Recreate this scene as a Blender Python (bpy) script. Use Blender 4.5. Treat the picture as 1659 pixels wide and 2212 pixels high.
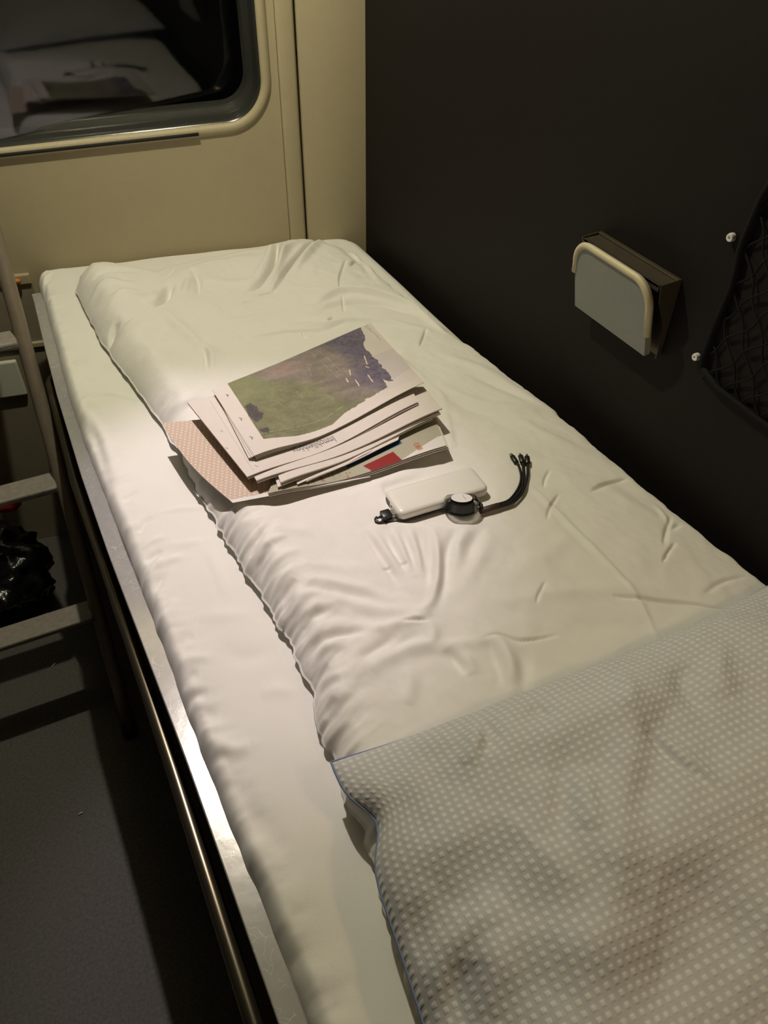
import bpy, bmesh, math, random
import numpy as np
from mathutils import Vector, Matrix

for o in list(bpy.data.objects):
    bpy.data.objects.remove(o, do_unlink=True)
scene = bpy.context.scene
COL = scene.collection
random.seed(4); rng = np.random.default_rng(4)

# ---------------------------------------------------------------- camera
F_PX, CX, CY = 1700.0, 829.5, 1106.0
AX = np.array([0.898812, -0.28816473, 0.33029997])   # world X in camera axes (right, down, forward)
AY = np.array([-0.43817293, -0.61111553, 0.65919822])
AZ = np.array([0.01189376, -0.73722378, -0.67554396])
M3 = np.array([AX, AY, AZ])
CAM = np.array([0.0, 0.0, 1.6])
cd = bpy.data.cameras.new('camera'); cam = bpy.data.objects.new('camera', cd); COL.objects.link(cam)
cd.sensor_fit = 'HORIZONTAL'; cd.sensor_width = 36.0; cd.lens = F_PX / 1659 * 36.0
cd.clip_start = 0.02
right = Vector(M3[:, 0]); up_ = -Vector(M3[:, 1]); back = -Vector(M3[:, 2])
mw = Matrix((right, up_, back)).transposed().to_4x4(); mw.translation = Vector(CAM)
cam.matrix_world = mw
scene.camera = cam

# ---------------------------------------------------------------- view + world + lights
vs = scene.view_settings
scene.display_settings.display_device = 'sRGB'
vs.view_transform = 'Standard'; vs.look = 'None'; vs.gamma = 1.0; vs.use_curve_mapping = False
vs.exposure = 0.0
world = bpy.data.worlds.new('night'); scene.world = world; world.use_nodes = True
world.node_tree.nodes['Background'].inputs[0].default_value = (0.0006, 0.0006, 0.0006, 1)
world.node_tree.nodes['Background'].inputs[1].default_value = 1.0

def light(name, kind, loc, energy, color, radius, target=None, angle=None, blend=None):
    l = bpy.data.lights.new(name, kind); o = bpy.data.objects.new(name, l); COL.objects.link(o)
    o.location = loc; l.energy = energy; l.color = color; l.shadow_soft_size = radius
    if target is not None:
        o.rotation_euler = (Vector(target) - Vector(loc)).to_track_quat('-Z', 'Y').to_euler()
    if angle: l.spot_size = math.radians(angle); l.spot_blend = blend
    return o
LP = (0.23, 1.30, 2.10)
light('berth_lamp_light', 'POINT', LP, 34, (1.0, 0.94, 0.71), 0.013)
light('reading_spot_light', 'SPOT', LP, 31.0, (1.0, 0.80, 0.98), 0.013, (0.17, 0.82, 0.8), 37, 0.75)
light('warm_head_light', 'POINT', (0.62, -0.25, 1.75), 4.2, (1.0, 0.70, 0.36), 0.03)

# ---------------------------------------------------------------- helpers
def at(px, py, z):
    d = M3 @ np.array([px - CX, py - CY, F_PX]); t = (z - CAM[2]) / d[2]
    return CAM + d * t
def at_x(px, py, x):
    d = M3 @ np.array([px - CX, py - CY, F_PX]); return CAM + d * (x / d[0])

def tag(o, label=None, cat=None, group=None, kind=None):
    if label: o['label'] = label
    if cat: o['category'] = cat
    if group: o['group'] = group
    if kind: o['kind'] = kind
    return o
def thing(name, loc, label, cat, group=None):
    o = bpy.data.objects.new(name, None); COL.objects.link(o); o.location = loc
    o.empty_display_size = 0.05
    bpy.context.view_layer.update()
    return tag(o, label, cat, group)
def link(name, me, mat, parent=None, smooth=True, origin=None):
    """mesh in world coordinates; origin moved for tidy placement"""
    if origin is None: origin = parent_world(parent) if parent else (0, 0, 0)
    me.transform(Matrix.Translation(-Vector(origin)))
    o = bpy.data.objects.new(name, me); COL.objects.link(o)
    if parent:
        o.parent = parent
        o.location = Vector(origin) - Vector(parent_world(parent))
    else:
        o.location = origin
    mats = mat if isinstance(mat, (list, tuple)) else [mat]
    for m in mats: me.materials.append(m)
    if smooth:
        me.polygons.foreach_set('use_smooth', [True] * len(me.polygons))
    me.update()
    return o
def parent_world(p):
    v = Vector(p.location)
    while p.parent: p = p.parent; v = v + Vector(p.location)
    return v
def from_bm(name, bm, mat, parent=None, smooth=False, origin=None, sharp=None):
    bmesh.ops.recalc_face_normals(bm, faces=bm.faces)
    me = bpy.data.meshes.new(name); bm.to_mesh(me); bm.free()
    o = link(name, me, mat, parent, smooth, origin)
    if sharp:
        me.set_sharp_from_angle(angle=math.radians(sharp))
    return o
def box(bm, x0, x1, y0, y1, z0, z1, bev=0.0, seg=2, M=None):
    r = bmesh.ops.create_cube(bm, size=1)
    vs_ = r['verts']
    for v in vs_:
        v.co = Vector(((x0 + x1) / 2 + v.co.x * (x1 - x0), (y0 + y1) / 2 + v.co.y * (y1 - y0), (z0 + z1) / 2 + v.co.z * (z1 - z0)))
    if bev > 0:
        es = {e for v in vs_ for e in v.link_edges}
        rr = bmesh.ops.bevel(bm, geom=list(es), offset=bev, segments=seg, profile=0.5, affect='EDGES')
        vs_ = list({v for f in rr['faces'] for v in f.verts} | {v for v in vs_ if v.is_valid})
    if M is not None:
        for v in vs_: v.co = M @ v.co
    return vs_
def tube(bm, pts, rad, seg=10, cap=True, flat=1.0):
    pts = [Vector(p) for p in pts]; n = len(pts); rings = []
    prev = None
    for i, p in enumerate(pts):
        t = (pts[min(i + 1, n - 1)] - pts[max(i - 1, 0)]).normalized()
        if prev is None:
            a = Vector((0, 0, 1)) if abs(t.z) < .9 else Vector((1, 0, 0))
            nx = t.cross(a).normalized()
        else:
            nx = (prev - t * prev.dot(t)).normalized()
        prev = nx; ny = t.cross(nx)
        r = rad[i] if isinstance(rad, (list, tuple)) else rad
        rings.append([bm.verts.new(p + (nx * math.cos(2 * math.pi * k / seg) + ny * math.sin(2 * math.pi * k / seg) * flat) * r) for k in range(seg)])
    for a, b in zip(rings[:-1], rings[1:]):
        for k in range(seg):
            bm.faces.new((a[k], a[(k + 1) % seg], b[(k + 1) % seg], b[k]))
    if cap:
        bm.faces.new(rings[0][::-1]); bm.faces.new(rings[-1])
def smooth_path(pts, n=8):
    pts = [Vector(p) for p in pts]; out = []
    P = [pts[0] * 2 - pts[1]] + pts + [pts[-1] * 2 - pts[-2]]
    for i in range(1, len(P) - 2):
        for k in range(n):
            t = k / n; a, b, c, d = P[i - 1], P[i], P[i + 1], P[i + 2]
            out.append(0.5 * ((2 * b) + (c - a) * t + (2 * a - 5 * b + 4 * c - d) * t * t + (3 * b - a - 3 * c + d) * t ** 3))
    out.append(pts[-1]); return out
def cyl(bm, c, axis, r0, r1, h, seg=32):
    axis = Vector(axis).normalized(); c = Vector(c)
    tube(bm, [c, c + axis * h], [r0, r1], seg)
def revolve(bm, c, axis, prof, seg=40):
    """prof: list of (radius, height) along axis"""
    axis = Vector(axis).normalized(); c = Vector(c)
    a = Vector((0, 0, 1)) if abs(axis.z) < .9 else Vector((1, 0, 0))
    nx = axis.cross(a).normalized(); ny = axis.cross(nx); rings = []
    for r, h in prof:
        rings.append([bm.verts.new(c + axis * h + (nx * math.cos(2 * math.pi * k / seg) + ny * math.sin(2 * math.pi * k / seg)) * max(r, 1e-5)) for k in range(seg)])
    for a_, b_ in zip(rings[:-1], rings[1:]):
        for k in range(seg): bm.faces.new((a_[k], a_[(k + 1) % seg], b_[(k + 1) % seg], b_[k]))
    bm.faces.new(rings[0][::-1]); bm.faces.new(rings[-1])

# numpy value noise
def vnoise(x, y, seed=0):
    xi = np.floor(x).astype(np.int64); yi = np.floor(y).astype(np.int64); fx = x - xi; fy = y - yi
    def h(a, b):
        n = (a * 374761393 + b * 668265263 + seed * 1442695041) & 0xffffffff
        n = ((n ^ (n >> 13)) * 1274126177) & 0xffffffff
        return ((n ^ (n >> 16)) & 0xffff) / 65535.0
    sx = fx * fx * (3 - 2 * fx); sy = fy * fy * (3 - 2 * fy)
    return (h(xi, yi) * (1 - sx) + h(xi + 1, yi) * sx) * (1 - sy) + (h(xi, yi + 1) * (1 - sx) + h(xi + 1, yi + 1) * sx) * sy
def fbm(x, y, oct=4, seed=0):
    s = 0; a = .5
    for k in range(oct): s = s + a * vnoise(x * 2 ** k, y * 2 ** k, seed + k * 7); a *= .5
    return s / (1 - .5 ** oct)
def inpoly(X, Y, poly):
    ins = np.zeros(X.shape, bool); n = len(poly)
    for i in range(n):
        x1, y1 = poly[i][:2]; x2, y2 = poly[(i + 1) % n][:2]
        if y1 == y2: continue
        c = ((y1 > Y) != (y2 > Y)) & (X < (x2 - x1) * (Y - y1) / (y2 - y1) + x1)
        ins ^= c
    return ins
def segdist(X, Y, a, b):
    ax, ay = a[:2]; dx, dy = b[0] - ax, b[1] - ay; L = dx * dx + dy * dy + 1e-12
    t = np.clip(((X - ax) * dx + (Y - ay) * dy) / L, 0, 1)
    return np.hypot(X - ax - t * dx, Y - ay - t * dy), t
def creases(X, Y, lst, z):
    """lst: (pixel polyline, amplitude mm, half width mm); folds laid on the cloth plane z"""
    H = np.zeros(X.shape)
    for pts, amp, w in lst:
        if pts[0][1] < 735 and lst is DW: amp *= 1.8
        if w < 3.3 and lst is DW: amp *= 1.9; w = max(w, 2.0)
        P = [at(p[0], p[1], z)[:2] for p in pts]
        if len(P) > 2: P = [tuple(v)[:2] for v in smooth_path([(p[0], p[1], 0) for p in P], 4)]
        L = [0]
        for a, b in zip(P[:-1], P[1:]): L.append(L[-1] + math.hypot(b[0] - a[0], b[1] - a[1]))
        w = w * .001; xs = [p[0] for p in P]; ys = [p[1] for p in P]; m = w * 4
        box_ = (X > min(xs) - m) & (X < max(xs) + m) & (Y > min(ys) - m) & (Y < max(ys) + m)
        if not box_.any(): continue
        xb, yb = X[box_], Y[box_]; best = np.full(xb.shape, 9.); pos = np.zeros(xb.shape)
        for i in range(len(P) - 1):
            d, t = segdist(xb, yb, P[i], P[i + 1]); mm = d < best
            best[mm] = d[mm]; pos[mm] = (L[i] + t[mm] * (L[i + 1] - L[i])) / L[-1]
        taper = np.clip(np.sin(np.pi * np.clip(pos, 0.02, .98)), 0, 1) ** .6
        H[box_] += amp * .001 * taper * np.exp(-(best / w) ** 2)
    return H

def grid_mesh(name, P, closed_bottom=None, uv=None, col=None, inset=0.):
    """P: (nv,nu,3) vertices; closed_bottom: z of flat underside or None"""
    nv, nu, _ = P.shape; V = P.reshape(-1, 3)
    idx = np.arange(nv * nu).reshape(nv, nu)
    q = np.stack([idx[:-1, :-1], idx[:-1, 1:], idx[1:, 1:], idx[1:, :-1]], -1).reshape(-1, 4)
    nf = len(q); loops = q.reshape(-1); starts = np.arange(nf) * 4; tot = np.full(nf, 4)
    if closed_bottom is not None:
        ring = np.concatenate([idx[0, :], idx[1:, -1], idx[-1, -2::-1], idx[-2:0:-1, 0]])
        base = V[ring].copy(); base[:, 0] += inset * np.sign(V[:, 0].mean() - base[:, 0]); base[:, 2] = np.minimum(base[:, 2] - 1e-4, closed_bottom)
        b0 = len(V); V = np.vstack([V, base]); n = len(ring); bi = np.arange(n) + b0
        sk = np.stack([np.roll(ring, -1), ring, bi, np.roll(bi, -1)], -1)
        loops = np.concatenate([loops, sk.reshape(-1), bi[::-1]])
        starts = np.concatenate([starts, nf * 4 + np.arange(n) * 4, [nf * 4 + n * 4]])
        tot = np.concatenate([tot, np.full(n, 4), [n]])
    me = bpy.data.meshes.new(name)
    me.vertices.add(len(V)); me.vertices.foreach_set('co', V.astype(np.float32).reshape(-1))
    me.loops.add(len(loops)); me.loops.foreach_set('vertex_index', loops.astype(np.int32))
    me.polygons.add(len(starts)); me.polygons.foreach_set('loop_start', starts.astype(np.int32))
    if uv is not None:
        l = me.uv_layers.new(name='uv'); U = np.zeros((len(V), 2)); U[:nv * nu] = uv.reshape(-1, 2)
        l.data.foreach_set('uv', U[loops].astype(np.float32).reshape(-1))
    if col is not None:
        a = me.color_attributes.new('print', 'FLOAT_COLOR', 'POINT'); C = np.ones((len(V), 4)); C[:, :3] = .62
        C[:nv * nu, :3] = col.reshape(-1, 3); a.data.foreach_set('color', C.astype(np.float32).reshape(-1))
    me.update(calc_edges=True); me.validate()
    return me

# ---------------------------------------------------------------- materials
def srgb(r, g, b):
    f = lambda c: (c / 255 / 12.92) if c / 255 <= .04045 else ((c / 255 + .055) / 1.055) ** 2.4
    return (f(r), f(g), f(b))
def mat(name, color, rough=.6, metal=0., noise=None, bump=None, spec=.5, aniso=0., coat=0., sheen=0.):
    """noise=(scale, amount): albedo variation; bump=(scale, distance)"""
    m = bpy.data.materials.new(name); m.use_nodes = True; nt = m.node_tree; b = nt.nodes['Principled BSDF']
    b.inputs['Base Color'].default_value = (*color, 1); b.inputs['Roughness'].default_value = rough
    b.inputs['Metallic'].default_value = metal; b.inputs['Specular IOR Level'].default_value = spec
    b.inputs['Coat Weight'].default_value = coat; b.inputs['Sheen Weight'].default_value = sheen
    b.inputs['Anisotropic'].default_value = aniso
    tc = nt.nodes.new('ShaderNodeTexCoord')
    if noise:
        n = nt.nodes.new('ShaderNodeTexNoise'); n.inputs['Scale'].default_value = noise[0]; n.inputs['Detail'].default_value = 5
        nt.links.new(tc.outputs['Object'], n.inputs['Vector'])
        mr = nt.nodes.new('ShaderNodeMapRange'); mr.inputs[3].default_value = 1 - noise[1]; mr.inputs[4].default_value = 1 + noise[1]
        nt.links.new(n.outputs['Fac'], mr.inputs[0])
        mx = nt.nodes.new('ShaderNodeMix'); mx.data_type = 'RGBA'; mx.blend_type = 'MULTIPLY'; mx.inputs[0].default_value = 1
        mx.inputs[6].default_value = (*color, 1); nt.links.new(mr.outputs[0], mx.inputs[7]); nt.links.new(mx.outputs[2], b.inputs['Base Color'])
    if bump:
        n = nt.nodes.new('ShaderNodeTexNoise'); n.inputs['Scale'].default_value = bump[0]; n.inputs['Detail'].default_value = 4
        nt.links.new(tc.outputs['Object'], n.inputs['Vector'])
        bp = nt.nodes.new('ShaderNodeBump'); bp.inputs['Distance'].default_value = bump[1]; bp.inputs['Strength'].default_value = 1
        nt.links.new(n.outputs['Fac'], bp.inputs['Height']); nt.links.new(bp.outputs[0], b.inputs['Normal'])
    return m
def print_mat(name, rough=.75, spec=.3):
    m = mat(name, (1, 1, 1), rough, spec=spec, bump=(900, .00006)); nt = m.node_tree
    a = nt.nodes.new('ShaderNodeAttribute'); a.attribute_name = 'print'
    nt.links.new(a.outputs['Color'], nt.nodes['Principled BSDF'].inputs['Base Color']); return m

M_beige = mat('beige laminate', (0.42, 0.365, 0.235), .55, bump=(260, .00015), noise=(40, .04))
M_dark = mat('dark wall laminate', (0.0115, 0.0092, 0.0085), .6, spec=.18, noise=(60, .15), bump=(300, .0001))
M_ceil = mat('ceiling paint', (0.16, 0.14, 0.11), .7, noise=(10, .04))
M_carpet = mat('carpet', (0.125, 0.122, 0.112), .95, spec=.1, noise=(160, .45), bump=(420, .002))
M_gap = mat('black gap', (0.005, 0.005, 0.005), .8)
M_gasket = mat('dark window rubber', (0.030, 0.031, 0.027), .22, spec=.6, bump=(30, .0004))
M_sheet = mat('white cotton sheet', (0.80, 0.79, 0.75), .85, spec=.2, bump=(500, .00012), sheen=.1)
M_duvet = mat('white duvet cotton', (0.80, 0.785, 0.745), .82, spec=.22, bump=(450, .00014), sheen=.1)
M_alu = mat('scratched aluminium', (0.52, 0.52, 0.52), .17, .45, noise=(70, .12), bump=(60, .00015))
def scratches(m, scale):
    nt = m.node_tree; N = nt.nodes.new; b = nt.nodes['Principled BSDF']; tc = N('ShaderNodeTexCoord')
    n = N('ShaderNodeTexNoise'); n.inputs['Scale'].default_value = 30; nt.links.new(tc.outputs['Object'], n.inputs['Vector'])
    ad = N('ShaderNodeMix'); ad.data_type = 'VECTOR'; ad.inputs[0].default_value = .06
    nt.links.new(tc.outputs['Object'], ad.inputs[4]); nt.links.new(n.outputs['Color'], ad.inputs[5])
    v = N('ShaderNodeTexVoronoi'); v.feature = 'DISTANCE_TO_EDGE'; v.inputs['Scale'].default_value = scale; nt.links.new(ad.outputs[1], v.inputs['Vector'])
    r = N('ShaderNodeMapRange'); r.inputs[1].default_value = .0; r.inputs[2].default_value = .022; r.inputs[3].default_value = 1; r.inputs[4].default_value = 0
    nt.links.new(v.outputs['Distance'], r.inputs[0])
    n2 = N('ShaderNodeTexNoise'); n2.inputs['Scale'].default_value = 18; nt.links.new(tc.outputs['Object'], n2.inputs['Vector'])
    g = N('ShaderNodeMath'); g.operation = 'GREATER_THAN'; g.inputs[1].default_value = .53; nt.links.new(n2.outputs['Fac'], g.inputs[0])
    mu = N('ShaderNodeMath'); mu.operation = 'MULTIPLY'; nt.links.new(r.outputs[0], mu.inputs[0]); nt.links.new(g.outputs[0], mu.inputs[1])
    mx = N('ShaderNodeMix'); mx.data_type = 'RGBA'; nt.links.new(mu.outputs[0], mx.inputs[0])
    src = b.inputs['Base Color'].links[0].from_socket; nt.links.new(src, mx.inputs[6]); mx.inputs[7].default_value = (.80, .80, .79, 1)
    nt.links.new(mx.outputs[2], b.inputs['Base Color'])
scratches(M_alu, 55)
M_tube = mat('painted steel tube', (0.15, 0.13, 0.09), .27, .85, noise=(25, .15))
M_black = mat('black bed side', (0.010, 0.009, 0.009), .6, spec=.2, noise=(60, .3))
M_ladder = mat('taupe ladder paint', (0.24, 0.20, 0.155), .42, .2, noise=(50, .15), bump=(120, .0003))
M_tread = mat('ladder tread grip', (0.26, 0.235, 0.21), .6, .0, noise=(90, .35), bump=(140, .0008))
M_steel = mat('dull steel', (0.10, 0.085, 0.06), .45, .6, noise=(80, .2))
M_paper = mat('newsprint edge', (0.58, 0.54, 0.48), .9, spec=.15, noise=(300, .10))
M_print = print_mat('printed newsprint')
M_gloss = print_mat('printed magazine cover', .4, .4)
M_bplast = mat('black plastic', (0.012, 0.012, 0.012), .35)
M_brown = mat('brown cable sleeve', (0.06, 0.032, 0.022), .6)
M_white = mat('white plastic', (0.80, 0.79, 0.72), .22, spec=.5, coat=.3)
M_conn = mat('connector metal', (0.75, 0.75, 0.73), .25, 1.)
M_label = mat('white sticker', (0.78, 0.77, 0.76), .5)
M_ink = mat('grey ink', (0.21, 0.20, 0.20), .9)
M_inkd = mat('dark ink', (0.06, 0.06, 0.07), .9)
M_orange = mat('orange print', (0.55, 0.13, 0.04), .7)
M_board = mat('grey step board', (0.27, 0.28, 0.26), .6, noise=(200, .08), bump=(400, .0002))
M_edging = mat('cream edging strip', (0.60, 0.54, 0.36), .5)
M_eye = mat('bright eyelet metal', (0.9, 0.9, 0.88), .35, .3)
M_net = mat('black net cord', (0.007, 0.007, 0.007), .8, spec=.2)
M_bag = mat('black plastic bag', (0.008, 0.008, 0.009), .22, spec=.6, bump=(30, .006))
M_red = mat('red fabric', (0.35, 0.012, 0.01), .7)
M_pale = mat('pale grey plastic', (0.75, 0.74, 0.62), .6)
M_greyp = mat('grey recess panel', (0.27, 0.235, 0.165), .8, noise=(40, .1))
M_blue = mat('blue piping', (0.20, 0.25, 0.42), .8)
M_lint = mat('pale lint', (0.8, 0.77, 0.65), .8)

def clear(name, tint, rough, ior=1.45):
    m = bpy.data.materials.new(name); m.use_nodes = True; b = m.node_tree.nodes['Principled BSDF']
    b.inputs['Base Color'].default_value = (*tint, 1); b.inputs['Transmission Weight'].default_value = 1
    b.inputs['Roughness'].default_value = rough; b.inputs['IOR'].default_value = ior; return m
M_glass = clear('window glass', (.85, .88, .86), .035, 1.52)
M_clear = clear('clear reel plastic', (.98, .98, .97), .03, 1.22)

# gingham: woven checks of blue grey and white, slightly puckered
def gingham():
    m = mat('gingham seersucker', (1, 1, 1), .85, spec=.15, sheen=.15); nt = m.node_tree; N = nt.nodes.new; L = nt.links.new
    b = nt.nodes['Principled BSDF']; uv = N('ShaderNodeUVMap'); uv.uv_map = 'uv'; sp = N('ShaderNodeSeparateXYZ'); L(uv.outputs[0], sp.inputs[0])
    def stripe(out):
        mu = N('ShaderNodeMath'); mu.operation = 'MULTIPLY'; mu.inputs[1].default_value = 2 * math.pi / .0084; L(out, mu.inputs[0])
        s = N('ShaderNodeMath'); s.operation = 'SINE'; L(mu.outputs[0], s.inputs[0])
        r = N('ShaderNodeMapRange'); r.interpolation_type = 'SMOOTHSTEP'
        r.inputs[1].default_value = -.8; r.inputs[2].default_value = 1.0; L(s.outputs[0], r.inputs[0]); return r.outputs[0]
    a, c = stripe(sp.outputs[0]), stripe(sp.outputs[1])
    ad = N('ShaderNodeMath'); ad.operation = 'ADD'; L(a, ad.inputs[0]); L(c, ad.inputs[1])
    ml = N('ShaderNodeMath'); ml.operation = 'MULTIPLY'; L(a, ml.inputs[0]); L(c, ml.inputs[1])
    s2 = N('ShaderNodeMath'); s2.operation = 'MULTIPLY_ADD'; L(ad.outputs[0], s2.inputs[0]); s2.inputs[1].default_value = .18; L(ml.outputs[0], s2.inputs[2])
    mx = N('ShaderNodeMix'); mx.data_type = 'RGBA'; L(s2.outputs[0], mx.inputs[0])
    mx.inputs[6].default_value = (0.53, 0.53, 0.55, 1); mx.inputs[7].default_value = (0.71, 0.70, 0.70, 1)
    L(mx.outputs[2], b.inputs['Base Color'])
    bp = N('ShaderNodeBump'); bp.inputs['Distance'].default_value = .0006; L(ml.outputs[0], bp.inputs['Height']); L(bp.outputs[0], b.inputs['Normal'])
    return m
M_ging = gingham()

# ================================================================ SETTING
WB = np.array([0.801, 1.724, 0.0]); WU = np.array([0.9856, -0.1692, 0.0]); WN = np.array([-0.1692, -0.9856, 0.0])
def wp(s, z, d=0.0): return Vector(WB + WU * s + WN * d + np.array([0, 0, z]))

bm = bmesh.new(); box(bm, -1.3, .84, -.9, 2.3, -.05, 0)
tag(from_bm('floor', bm, M_carpet), kind='structure')
bm = bmesh.new(); box(bm, -1.3, .84, -.9, 2.3, 2.2, 2.25)
tag(from_bm('ceiling', bm, M_ceil), kind='structure')
bm = bmesh.new(); box(bm, .80, .84, -.9, 1.80, 0, 2.2)
tag(from_bm('wall_right', bm, M_dark), kind='structure')
bm = bmesh.new(); box(bm, -1.34, -1.3, -.9, 2.3, 0, 2.2)
tag(from_bm('wall_left', bm, M_dark), kind='structure')
bm = bmesh.new(); box(bm, -1.3, .84, -.94, -.9, 0, 2.2)
tag(from_bm('wall_back', bm, M_ceil), kind='structure')

# window opening outline in (s, z), counter-clockwise, rounded corners, sill falling slightly to the left
def win_path(n=12):
    s0, s1, zt = -1.55, -.226, 1.95; R = .085; out = []
    zb = lambda s: 1.063 + .028 * (s + .37)
    def arc(cs, cz, a0, a1):
        for k in range(n + 1):
            a = math.radians(a0 + (a1 - a0) * k / n); out.append(((cs + R * math.cos(a), cz + R * math.sin(a)), (math.cos(a), math.sin(a))))
    arc(s1 - R, zb(s1) + R, -90, 0); arc(s1 - R, zt - R, 0, 90); arc(s0 + R, zt - R, 90, 180); arc(s0 + R, zb(s0) + R, 180, 270)
    return out
WPATH = win_path()
def ring(bm, prof, path=WPATH, close=True):
    loops = []
    for a, d in prof:
        loops.append([bm.verts.new(wp(p[0] + n[0] * a, p[1] + n[1] * a, d)) for p, n in path])
    m = len(path)
    for A, B in zip(loops[:-1], loops[1:]):
        for k in range(m if close else m - 1): bm.faces.new((A[k], A[(k + 1) % m], B[(k + 1) % m], B[k]))
# panel with the hole
bm = bmesh.new()
outer = [(-2.2, 0), (-.190, 0), (-.190, 2.2), (-2.2, 2.2)]
vo = [bm.verts.new(wp(s, z)) for s, z in outer]; vi = [bm.verts.new(wp(p[0], p[1])) for p, n in WPATH]
es = [bm.edges.new((vo[i], vo[(i + 1) % 4])) for i in range(4)] + [bm.edges.new((vi[i], vi[(i + 1) % len(vi)])) for i in range(len(vi))]
bmesh.ops.triangle_fill(bm, use_beauty=True, edges=es, normal=Vector(WN))
r = bmesh.ops.extrude_face_region(bm, geom=bm.faces[:])
for v in [g for g in r['geom'] if isinstance(g, bmesh.types.BMVert)]: v.co -= Vector(WN) * .03
wall = tag(from_bm('wall_window', bm, M_beige), kind='structure')
# raised bead between the panels, corner panel
def panel(bm, s0, s1, z0, z1, d0, d1, bev=.003):
    vs_ = box(bm, s0, s1, d0, d1, z0, z1, bev)
    for v in vs_:
        c = v.co.copy(); v.co = wp(c.x, c.z, c.y)
bm = bmesh.new(); panel(bm, -.189, -.151, 0, 2.2, -.03, .009, .006)
tag(from_bm('trim_1', bm, M_beige, smooth=True, sharp=50), kind='structure')
bm = bmesh.new()
prof = [(-.146, .001), (-.144, .004), (-.12, .009), (-.08, .012), (-.04, .010), (-.012, .006), (-.0005, .004)]
lo = [[bm.verts.new(wp(s, z, d)) for s, d in prof] for z in (0, 2.2)]
bk = [[bm.verts.new(wp(s, z, -.03)) for s in (-.146, -.0005)] for z in (0, 2.2)]
for i in range(len(prof) - 1): bm.faces.new((lo[0][i], lo[0][i + 1], lo[1][i + 1], lo[1][i]))
bm.faces.new((bk[0][0], lo[0][0], lo[1][0], bk[1][0])); bm.faces.new((lo[0][-1], bk[0][1], bk[1][1], lo[1][-1])); bm.faces.new((bk[0][0], bk[0][1], bk[1][1], bk[1][0]))
tag(from_bm('wall_corner', bm, M_beige, smooth=True, sharp=40), kind='structure')
bm = bmesh.new(); panel(bm, -.16, -.13, 0, 2.2, -.045, -.028, 0)
tag(from_bm('trim_2', bm, M_gap), kind='structure')
# window: frame lip, rubber gasket, glass pane
win = thing('window_1', wp(-.9, 1.05, 0), None, None); win['kind'] = 'structure'
bm = bmesh.new(); ring(bm, [(.020, .0005), (.018, .004), (.010, .007), (.002, .005), (-.001, -.001), (-.001, -.02)])
from_bm('window_frame', bm, M_beige, win, smooth=True)
bm = bmesh.new(); ring(bm, [(-.0005, -.004), (-.004, -.006), (-.007, -.014), (-.010, -.030), (-.014, -.040), (-.022, -.046), (-.026, -.054), (-.026, -.085)])
from_bm('window_gasket', bm, M_gasket, win, smooth=True)
# glass pane, facing straight down the berth
bm = bmesh.new()
gn = Vector((0.012, -.9996, -.02)).normalized(); gc = wp(-.5, 1.25, -.07)
def onglass(s, z):
    p = wp(s, z, 0); d = (gc - p).dot(gn) / Vector(WN).dot(gn); return p + Vector(WN) * d
gpts = [onglass(p[0] + n[0] * .02, p[1] + n[1] * .02) for p, n in WPATH]
f1 = bm.faces.new([bm.verts.new(p) for p in gpts]); f2 = bm.faces.new([bm.verts.new(p - gn * .006) for p in gpts][::-1])
m = len(gpts); v1 = list(f1.verts); v2 = list(f2.verts)[::-1]
for k in range(m): bm.faces.new((v1[k], v1[(k + 1) % m], v2[(k + 1) % m], v2[k]))
from_bm('window_pane', bm, M_glass, win)
# ventilation slit under the frame
bm = bmesh.new()
pts = [wp(s, 1.063 + .028 * (s + .37) - .0098, .0078) for s in np.linspace(-1.3, -.372, 20)]
tube(bm, pts, .0036, 10, flat=.9)
from_bm('window_slit', bm, M_gap, win, smooth=True)

# lower wall fittings left of the bed
bm = bmesh.new(); panel(bm, -1.25, -.79, .764, .788, .0, .012, .003)
tag(from_bm('trim_3', bm, M_beige), kind='structure')
bm = bmesh.new(); panel(bm, -1.25, -.79, .618, .764, .0, .006, .001)
tag(from_bm('trim_4', bm, M_greyp), kind='structure')
bm = bmesh.new(); panel(bm, -1.25, -.79, .606, .619, .0, .014, .002)
tag(from_bm('trim_5', bm, M_beige), kind='structure')
bm = bmesh.new(); panel(bm, -1.25, -.79, 0.0, .604, .0, .008, .001)
tag(from_bm('trim_6', bm, M_greyp), kind='structure')

# ================================================================ BED
def bow(y):
    return np.interp(y, [-.3, .24, .53, .9, 1.1, 1.35, 1.55, 1.75], [.016, .016, .012, .0, -.003, -.001, .005, .013])
bed = thing('berth_bed', (.4, .7, .70), 'fixed train berth with a scratched metal edge strip and a round side rail', 'bed')
ys = np.linspace(-.35, 1.78, 60)
bm = bmesh.new(); rows = []
for y in ys:
    b = bow(y); rows.append([bm.verts.new((x + b, y, z)) for x, z in ((.0, .7705), (.0012, .7715), (.0235, .7715), (.0245, .7705), (.0245, .745), (.0, .745))])
for a, c in zip(rows[:-1], rows[1:]):
    for k in range(6): bm.faces.new((a[k], a[(k + 1) % 6], c[(k + 1) % 6], c[k]))
bm.faces.new(rows[0]); bm.faces.new(rows[-1][::-1])
from_bm('edge_strip', bm, M_alu, bed)
bm = bmesh.new(); rows = []
for y in ys:
    b = bow(y); rows.append([bm.verts.new((x, y, z)) for x, z in ((.001 + b, .745), (.79, .745), (.79, .66), (.004 + b, .66))])
for a, c in zip(rows[:-1], rows[1:]):
    for k in range(4): bm.faces.new((a[k], a[(k + 1) % 4], c[(k + 1) % 4], c[k]))
bm.faces.new(rows[0]); bm.faces.new(rows[-1][::-1])
from_bm('base_panel', bm, M_black, bed)
bm = bmesh.new(); tp = []
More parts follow.
